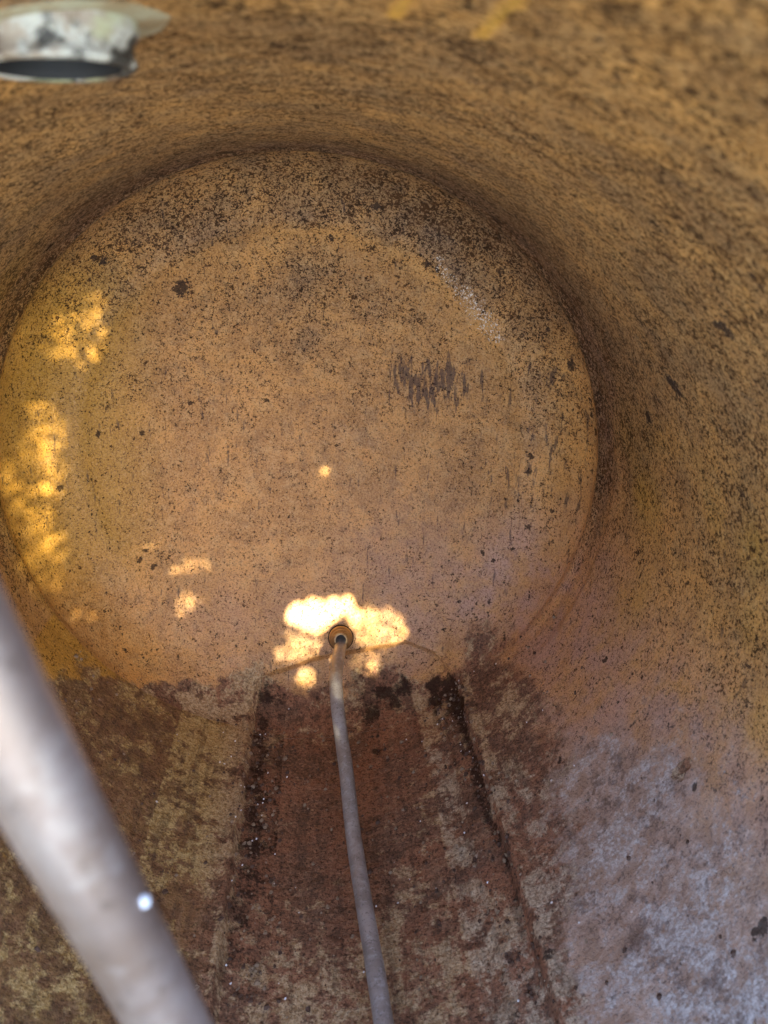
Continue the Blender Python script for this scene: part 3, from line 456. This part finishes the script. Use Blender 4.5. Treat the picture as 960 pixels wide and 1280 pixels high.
# ------------------------------------------------------------------ loose rust flakes and grit lying on the floor
rf = random.Random(21); fl = []
for k in range(1500):
    uu = rf.choice((rf.gauss(168, 16), rf.uniform(118, 232), rf.gauss(148, 3), rf.gauss(188, 3))); vv = 2.70 - 1.75 * rf.random() ** 1.4
    rr_ = 1 + float(channel(np.array([uu]), np.array([vv]))[0]) - .002
    al = math.radians(uu); er = Vector((math.sin(al), 0, math.cos(al))); et = Vector((math.cos(al), 0, -math.sin(al))); ey = Vector((0, 1, 0))
    sz = rf.choice((.0022, .003, .004, .0055, .008)) * rf.uniform(.7, 1.3); c0 = er * rr_ + ey * vv
    nrm = (er * -1 + et * rf.uniform(-.5, .5) + ey * rf.uniform(-.5, .5)).normalized(); x_ = nrm.orthogonal().normalized(); y_ = nrm.cross(x_)
    fl.append((c0, nrm, x_, y_, sz))
def flakes(sel, mat, name, parent):
    vs = []; fs = []
    for (c0, nrm, x_, y_, sz) in sel:
        b0 = len(vs); m_ = rf.choice((5, 6, 7)); ph_ = rf.uniform(0, 6.28); rs = [sz * rf.uniform(.55, 1.2) for _ in range(m_)]
        for h_, k_ in ((-.3, 1.0), (.45, .8)):
            for i in range(m_):
                t_ = ph_ + 6.2832 * i / m_; vs.append(tuple(c0 + x_ * (rs[i] * k_ * math.cos(t_)) + y_ * (rs[i] * k_ * .8 * math.sin(t_)) + nrm * (sz * h_ * (1 + .4 * math.sin(t_ * 2)))))
        for i in range(m_): fs.append((b0 + i, b0 + (i + 1) % m_, b0 + m_ + (i + 1) % m_, b0 + m_ + i))
        fs.append(tuple(b0 + m_ + i for i in range(m_)))
    return mesh_obj(name, vs, fs, mat, parent, False)
flk = bpy.data.objects.new('rust_flakes', None); flk.empty_display_size = .05; link(flk); place(flk)
flk['label'] = 'loose rust flakes and pale grit scattered over the tank floor'; flk['category'] = 'debris'; flk['kind'] = 'stuff'
for nm, lo, hi, c1, c2 in (('dark_flakes', 0, 800, (.05, .028, .018), (.10, .05, .03)), ('tan_flakes', 800, 1420, (.17, .11, .07), (.30, .21, .13)), ('white_grit', 1420, 1500, (.72, .74, .78), (.85, .85, .86))):
    g = NT(nm); g.put(g.b.inputs['Base Color'], g.mix(g.noise(g.obj(), 90, 2), c1, c2)); g.b.inputs['Roughness'].default_value = .75
    sel = fl[lo:hi]
    if nm == 'white_grit': sel = [(a_, b_, c_, d_, min(e_, .0036)) for a_, b_, c_, d_, e_ in sel]
    flakes(sel, g.m, nm, flk)

# ------------------------------------------------------------------ lathe / tube helpers
def frame(axis):
    a = Vector(axis).normalized(); x = a.orthogonal().normalized(); return x, a.cross(x), a
def lathe(name, origin, axis, prof, mat, parent, n=64, wob=0.0, seed=0):
    x, y, a = frame(axis); o = Vector(origin); vs = []; fs = []; m = len(prof); rnd = random.Random(seed)
    ph = [rnd.uniform(0, 6.28) for _ in range(6)]
    for i in range(n):
        t = 2 * math.pi * i / n; wv = 1 + wob * (math.sin(3 * t + ph[0]) + .6 * math.sin(7 * t + ph[1]) + .5 * math.sin(13 * t + ph[2]))
        for (r, h) in prof: vs.append(o + x * (r * wv * math.cos(t)) + y * (r * wv * math.sin(t)) + a * h)
    for i in range(n):
        k = (i + 1) % n
        for j in range(m - 1): fs.append((i * m + j, k * m + j, k * m + j + 1, i * m + j + 1))
    return mesh_obj(name, [tuple(v) for v in vs], fs, mat, parent)
def smooth_path(pts, per=14):
    pts = [Vector(p) for p in pts]; out = []
    for i in range(len(pts) - 1):
        p0 = pts[max(i - 1, 0)]; p1 = pts[i]; p2 = pts[i + 1]; p3 = pts[min(i + 2, len(pts) - 1)]
        for k in range(per):
            t = k / per
            out.append(.5 * ((2 * p1) + (p2 - p0) * t + (2 * p0 - 5 * p1 + 4 * p2 - p3) * t * t + (3 * p1 - p0 - 3 * p2 + p3) * t ** 3))
    out.append(pts[-1]); return out
def tube(name, pts, rad, mat, parent=None, n=40, bumps=0.0, seed=1):
    path = smooth_path(pts); vs = []; fs = []
    tan = (path[1] - path[0]).normalized(); x = tan.orthogonal().normalized(); rnd = random.Random(seed)
    for i, p in enumerate(path):
        tn = (path[min(i + 1, len(path) - 1)] - path[max(i - 1, 0)]).normalized()
        x = (x - tn * x.dot(tn)).normalized(); y = tn.cross(x)
        rr = rad * (1 + bumps * math.sin(i * .37 + seed) * math.sin(i * .11))
        for k in range(n):
            t = 2 * math.pi * k / n; vs.append(p + x * (rr * math.cos(t)) + y * (rr * math.sin(t)))
    m = len(path)
    for i in range(m - 1):
        for k in range(n): fs.append((i * n + k, i * n + (k + 1) % n, (i + 1) * n + (k + 1) % n, (i + 1) * n + k))
    fs.append(tuple(range(n))[::-1]); fs.append(tuple((m - 1) * n + k for k in range(n)))
    return mesh_obj(name, [tuple(v) for v in vs], fs, mat, parent)

# ------------------------------------------------------------------ drain fitting welded in the dome
FP = Vector((.1342, 2.872, -.755)); FD = (Vector((.131, 2.79, -.722)) - FP).normalized()
lathe('drain_fitting', FP, FD, [(.066, -.06), (.060, -.004), (.050, -.003), (.048, .002), (.0465, .012), (.046, .030), (.043, .034), (.038, .035), (.0375, .040), (.0375, .052), (.0355, .056), (.030, .057), (.0295, .064), (.030, .068), (.030, .078), (.027, .082), (.020, .082)], M_BRASS, tank, 56)
g = NT('black_gap'); g.b.inputs['Base Color'].default_value = (.012, .009, .008, 1); g.b.inputs['Roughness'].default_value = .9
lathe('gasket', FP, FD, [(.051, -.04), (.051, .006), (.050, .008), (.045, .008)], g.m, tank, 56)

# ------------------------------------------------------------------ threaded coupling hanging from the roof
x0, y0 = -.222, .935; z0 = math.sqrt(1 - x0 * x0)
CA = Vector((x0, y0, z0)); CN = Vector((.06, 0, -1)).normalized()
g = NT('corroded_white_zinc'); P = g.obj()
a1 = g.noise(P, 62, 7, .62, .5); a2 = g.noise(P, 300, 5, .7)
cc = g.mix(g.sstep(g.add(a1, g.mul(g.sub(a2, .5), .25)), .46, .57), (.035, .030, .022), (.40, .38, .31))
cc = g.mix(g.mul(g.sstep(g.noise(g.vmap(P, (5, 4, 2)), 90, 5, .6), .50, .62), .6), cc, (.20, .12, .06))
cc = g.mix(g.mul(g.sstep(g.noise(g.vmap(P, (1, 4, 2)), 40, 4, .6), .55, .65), .6), cc, (.36, .37, .20))
g.put(g.b.inputs['Base Color'], cc); g.b.inputs['Roughness'].default_value = .7
g.put(g.b.inputs['Normal'], g.bump(a1, .6, .002)); M_ZINC = g.m
coup = lathe('pipe_coupling', CA, CN, [(.084, -.02), (.083, .006), (.079, .010), (.0765, .013), (.0765, .026), (.079, .028), (.079, .032), (.075, .035), (.068, .035), (.064, .033)], M_ZINC, tank, 96, .006, 4)
coup['label'] = 'corroded white coupling with a dark bore hanging from the roof'
g = NT('dark_bore'); P = g.obj()
g.put(g.b.inputs['Base Color'], g.mix(g.noise(P, 120, 4), (.004, .004, .003), (.010, .008, .006))); g.b.inputs['Roughness'].default_value = .8  # near-black colour stands in for the shade inside the bore
prof = [(.0645, .033)]
for k in range(9): prof += [(.0645, .030 - k * .012), (.060, .024 - k * .012)]
prof += [(.058, -.10), (.001, -.10)]
lathe('threaded_bore', CA, CN, prof, g.m, coup, 72)
# thick cream primer smeared round the coupling
g = NT('cream_primer'); P = g.obj()
pn = g.noise(P, 55, 6, .65)
g.put(g.b.inputs['Base Color'], g.mix(g.sstep(pn, .40, .62), (.34, .31, .20), (.26, .19, .10))); g.b.inputs['Roughness'].default_value = .6
g.put(g.b.inputs['Normal'], g.bump(pn, .5, .002))
vs = []; fs = []; nn = 120; rings = [(.078, .004), (.088, .0032), (.094, .0022), (.100, .001), (.107, -.003)]
rnd = random.Random(5); ph = [rnd.uniform(0, 6.28) for _ in range(8)]
tx = Vector((CN.z, 0, -CN.x)).normalized(); ty = Vector((0, 1, 0))
for i in range(nn):
    t = 2 * math.pi * i / nn
    wv = 1 + .10 * math.sin(2 * t + ph[0]) + .07 * math.sin(5 * t + ph[1]) + .04 * math.sin(11 * t + ph[2]) + .02 * math.sin(23 * t + ph[3])
    for j, (r, h) in enumerate(rings):
        rr = r if j == 0 else .08 + (r - .08) * wv * (.8 + .9 * max(0, math.cos(t - (0.35 if tx.x > 0 else 2.8))))
        q = CA + tx * (rr * math.cos(t)) + ty * (rr * math.sin(t))
        rad_ = math.hypot(q.x, q.z); k = (1 - h + .0) / rad_
        vs.append((q.x * k, q.y, q.z * k))
m = len(rings)
for i in range(nn):
    k = (i + 1) % nn
    for j in range(m - 1): fs.append((i * m + j, k * m + j, k * m + j + 1, i * m + j + 1))
pc = mesh_obj('primer_ring', vs, fs, g.m, tank)

# ------------------------------------------------------------------ tubes
rod = thing('drain_tube', 'thin dull grey tube lying along the rusty floor, bent up into the drain fitting', 'tube', (.2, 1.1, -.95))
o = tube('tube_run', [(.1338, 2.86, -.750), (0.133, 2.812, -0.751), (0.124, 2.738, -0.751), (0.113, 2.65, -0.762), (0.108, 2.563, -0.77), (0.11, 2.479, -0.793), (0.116, 2.404, -0.822), (0.125, 2.316, -0.858), (0.135, 2.2, -0.883), (.148, 1.979, -.932), (.167, 1.705, -.934), (.181, 1.525, -.931), (.193, 1.35, -.929), (.208, 1.128, -.925), (.22, .8, -.92), (.225, .55, -.915), (.23, .40, -.91)], .0236, M_TUBE, None, 36, .015, 3)
o.parent = rod; o.location = -Vector((.2, 1.1, -.95)) * R

pipe = thing('galvanised_pipe', 'thick out of focus galvanised pipe crossing the lower left corner close to the eye', 'pipe', (-.03, .654, -.95))
PB = np.array([-.1975, .3470, .8470]); PD = np.array([.16291, .22387, -.96091])
o = tube('pipe_run', [tuple(PB + PD * t_) for t_ in (-.9, -.5, -.1, .3, .7, 1.1, 1.5, 1.89)], .030, M_PIPE, None, 64)
o.parent = pipe; o.location = -Vector((-.03, .654, -.95)) * R
g = NT('glint_white'); g.b.inputs['Base Color'].default_value = (.80, .82, .86, 1); g.b.inputs['Roughness'].default_value = .5
for q in ((-0.0827, 0.4595, 0.348),):  # white bead added in place of a bright glint on the pipe
    bm = bmesh.new(); bmesh.ops.create_icosphere(bm, subdivisions=3, radius=.0042 * R)
    for v in bm.verts: v.co *= 1 + .2 * math.sin(v.co.x * 3000) * math.cos(v.co.z * 2600)
    me = bpy.data.meshes.new('glint_bead'); bm.to_mesh(me); bm.free(); me.materials.append(g.m)
    f_ = bpy.data.objects.new('glint_bead', me); link(f_); f_.parent = pipe; f_.location = (Vector(q) - Vector((-.03, .654, -.95))) * R

# ------------------------------------------------------------------ an added, unseen leafy bough outside the mouth that dapples the sun
_pp = [tuple(PB + PD * t_) for t_ in (.2, .4, .6, .8, 1.0)]
for i in range(0):
    a_, b_ = np.array(_pp[i]), np.array(_pp[i + 1])
    GAP.append(tuple((a_ + b_) / 2) + tuple((b_ - a_) * .6) + (.0017, 0, 0, 1.5))
_r = random.Random(9)
for (x, y, z) in [g_[:3] for g_ in GAP]:
    if y > 2 and x < -.3:
        for k in range(1):
            GAP.append((x + _r.gauss(0, .035), y, z + _r.gauss(0, .05), 0, 0, _r.uniform(.002, .006), _r.uniform(.002, .005), 0, 0))
for k in range(0):
    a_ = _r.uniform(0, 6.283); q_ = _r.uniform(.8, 1.55)
    GAP.append((.09 + .22 * q_ * math.cos(a_), 2.9, -.70 + .12 * q_ * math.sin(a_), 0, 0, _r.uniform(.003, .009), _r.uniform(.003, .010), 0, 0))
def leaf_gobo():  # added sun mask; gaps set by where the sun patches must land
    dist = 4.2
    s = np.array(SUN_L); e1 = np.cross(s, (0, 0, 1.)); e1 /= np.linalg.norm(e1); e2 = np.cross(e1, s)
    cen = np.array((0, 0, 0.0)) + s * dist
    def to2(P): q = np.asarray(P, float); return np.array([q @ e1, q @ e2])
    W = 1.5; res = .005; N = int(2 * W / res); c0 = to2(cen)
    gx = (np.arange(N) + .5) * res - W
    X, Yg = np.meshgrid(gx, gx, indexing='ij'); gap = np.zeros((N, N), bool)
    G3 = np.stack([X.ravel(), Yg.ravel(), np.zeros(N * N)], 1)
    rag = fbm(G3, 60, 3, 2.).reshape(N, N); rag2 = fbm(G3, 165, 2, 8.).reshape(N, N)
    rag2 = np.argsort(np.argsort(rag2.ravel())).reshape(N, N) / (N * N)
    for gp in GAP:
        p = to2(gp[:3]) - c0; da = to2(gp[3:6]); db = to2(gp[6:9])
        Mx = np.array([da, db]).T
        if abs(np.linalg.det(Mx)) < 1e-9: continue
        Mi = np.linalg.inv(Mx); dx = X - p[0]; dy = Yg - p[1]
        q1 = Mi[0, 0] * dx + Mi[0, 1] * dy; q2 = Mi[1, 0] * dx + Mi[1, 1] * dy
        dens = gp[9] if len(gp) > 9 else 1.0
        hit = (q1 * q1 + q2 * q2) < 1 + (rag - .5) * (0 if dens > 1 else 1.3)
        if dens < 1: hit &= rag2 < dens
        gap |= hit
    fpos = to2((.134, 2.87, -.755)) - c0; gap &= ((X - fpos[0]) ** 2 + ((Yg - fpos[1]) * .9) ** 2) > .062 ** 2
    cover = (X * X + Yg * Yg < (W * .97) ** 2) & ~gap
    # leaf outlines (unit length 1, width .5)
    prof = [(-.5, 0), (-.3, .17), (0, .26), (.28, .18), (.5, 0), (.28, -.18), (0, -.26), (-.3, -.17)]
    rnd = random.Random(11); gobo_leaves = []; todo = cover.copy()
    for size in (.30, .20, .12, .07, .04, .022, .010):
        idx = np.argwhere(todo); rnd2 = np.random.RandomState(int(size * 1000)); rnd2.shuffle(idx)
        for (i, j) in idx:
            if not todo[i, j]: continue
            ang = rnd.uniform(0, 6.283); sz = size * rnd.uniform(.8, 1.15)
            cx = X[i, j] + rnd.uniform(-.15, .15) * sz; cy = Yg[i, j] + rnd.uniform(-.15, .15) * sz
            k = int(sz / res / 2) + 2; i0, i1 = max(i - 2 * k, 0), min(i + 2 * k, N); j0, j1 = max(j - 2 * k, 0), min(j + 2 * k, N)
            xs = X[i0:i1, j0:j1] - cx; ys = Yg[i0:i1, j0:j1] - cy
            a_ = (xs * math.cos(ang) + ys * math.sin(ang)) / sz; b_ = np.abs(-xs * math.sin(ang) + ys * math.cos(ang)) / sz
            hw = np.interp(np.abs(a_), [0, .29, .5], [.26, .175, 0.0])
            ins = (b_ < hw)
            if (ins & gap[i0:i1, j0:j1]).any() and size > .015: continue
            ins2 = b_ < hw - .02
            if not (ins2 & todo[i0:i1, j0:j1]).any(): continue
            todo[i0:i1, j0:j1] &= ~ins2
            gobo_leaves.append((cx, cy, ang, sz))
    vs = []; fs = []
    for (cx, cy, ang, sz) in gobo_leaves:
        dz = rnd.uniform(-.12, .12); b0 = len(vs); tl = rnd.uniform(-.25, .25)
        for (a_, b_) in prof:
            x = cx + sz * (a_ * math.cos(ang) - b_ * math.sin(ang)); y = cy + sz * (a_ * math.sin(ang) + b_ * math.cos(ang))
            d = dz + tl * a_ * sz + abs(b_) * sz * .3
            vs.append(tuple(cen + e1 * x + e2 * y + s * d))
        fs.append(tuple(b0 + i for i in range(8)))
    return vs, fs, cen, e1, e2, s
vs, fs, cen, e1, e2, s_ = leaf_gobo()
g = NT('green_leaf'); P = g.obj()
g.put(g.b.inputs['Base Color'], g.mix(g.noise(P, 12, 4), (.04, .085, .02), (.085, .14, .035))); g.b.inputs['Roughness'].default_value = .5
gobo = thing('sun_gobo', 'added, unseen sun-blocking leafy green bough hanging outside between the tank mouth and the sun', 'tree', tuple(cen))
o = mesh_obj('gobo_leaves', vs, fs, g.m, None, False); o.parent = gobo; o.location = -Vector(cen) * R
g = NT('bark'); g.b.inputs['Base Color'].default_value = (.10, .07, .045, 1); g.b.inputs['Roughness'].default_value = .9
c_ = Vector(cen) + Vector(s_) * .22; E1 = Vector(e1); E2 = Vector(e2)
o = tube('gobo_branch', [c_ - E1 * 2.6 + E2 * .9, c_ - E1 * 1.4 + E2 * .35, c_ - E1 * .2 + E2 * .12, c_ + E1 * .9 - E2 * .2, c_ + E1 * 1.3 - E2 * .35], .05, g.m, None, 14)
o.parent = gobo; o.location = -Vector(cen) * R

# ------------------------------------------------------------------ the bank of earth the tank lies on, levelling out above and below it
g = NT('dry_earth_and_grass'); P = g.obj()
e1_ = g.noise(P, 2.5, 8, .65); e2_ = g.noise(P, 30, 6, .7)
cc = g.mix(g.sstep(g.add(e1_, g.mul(g.sub(e2_, .5), .4)), .42, .60), (.13, .095, .060), (.055, .075, .028))
g.put(g.b.inputs['Base Color'], cc); g.b.inputs['Roughness'].default_value = .95
g.put(g.b.inputs['Normal'], g.bump(e2_, .8, .02))
ct, st = math.cos(TILT), math.sin(TILT); vs = []; fs = []
prof = [(-.7 - ct * k, -1.12 - st * k) for k in (3000, 600, 120, 40, 14, 6, 3.5, 2, 1, .4)] + [(-.6, -1.09)] + [(y_, -1.06) for y_ in np.linspace(-.4, 6, 15)] + [(6.6, -1.0)] + [(7 + ct * k, -.95 + st * k) for k in (1, 2.5, 6, 14, 40, 120, 600, 3000)]
xs = [-3000, -600, -120, -40, -14, -8] + list(np.linspace(-6, 6, 25)) + [8, 14, 40, 120, 600, 3000]
rg = random.Random(2)
for (y_, z_) in prof:
    for x_ in xs:
        j_ = 0 if (abs(x_) < 1.3 and -1.5 < y_ < 3.6) else rg.uniform(-.06, .04)
        vs.append((x_, y_, z_ + j_))
nx_ = len(xs)
for i in range(len(prof) - 1):
    for j in range(nx_ - 1): fs.append((i * nx_ + j, i * nx_ + j + 1, (i + 1) * nx_ + j + 1, (i + 1) * nx_ + j))
gr = mesh_obj('ground', vs, fs, g.m); place(gr); gr['kind'] = 'structure'
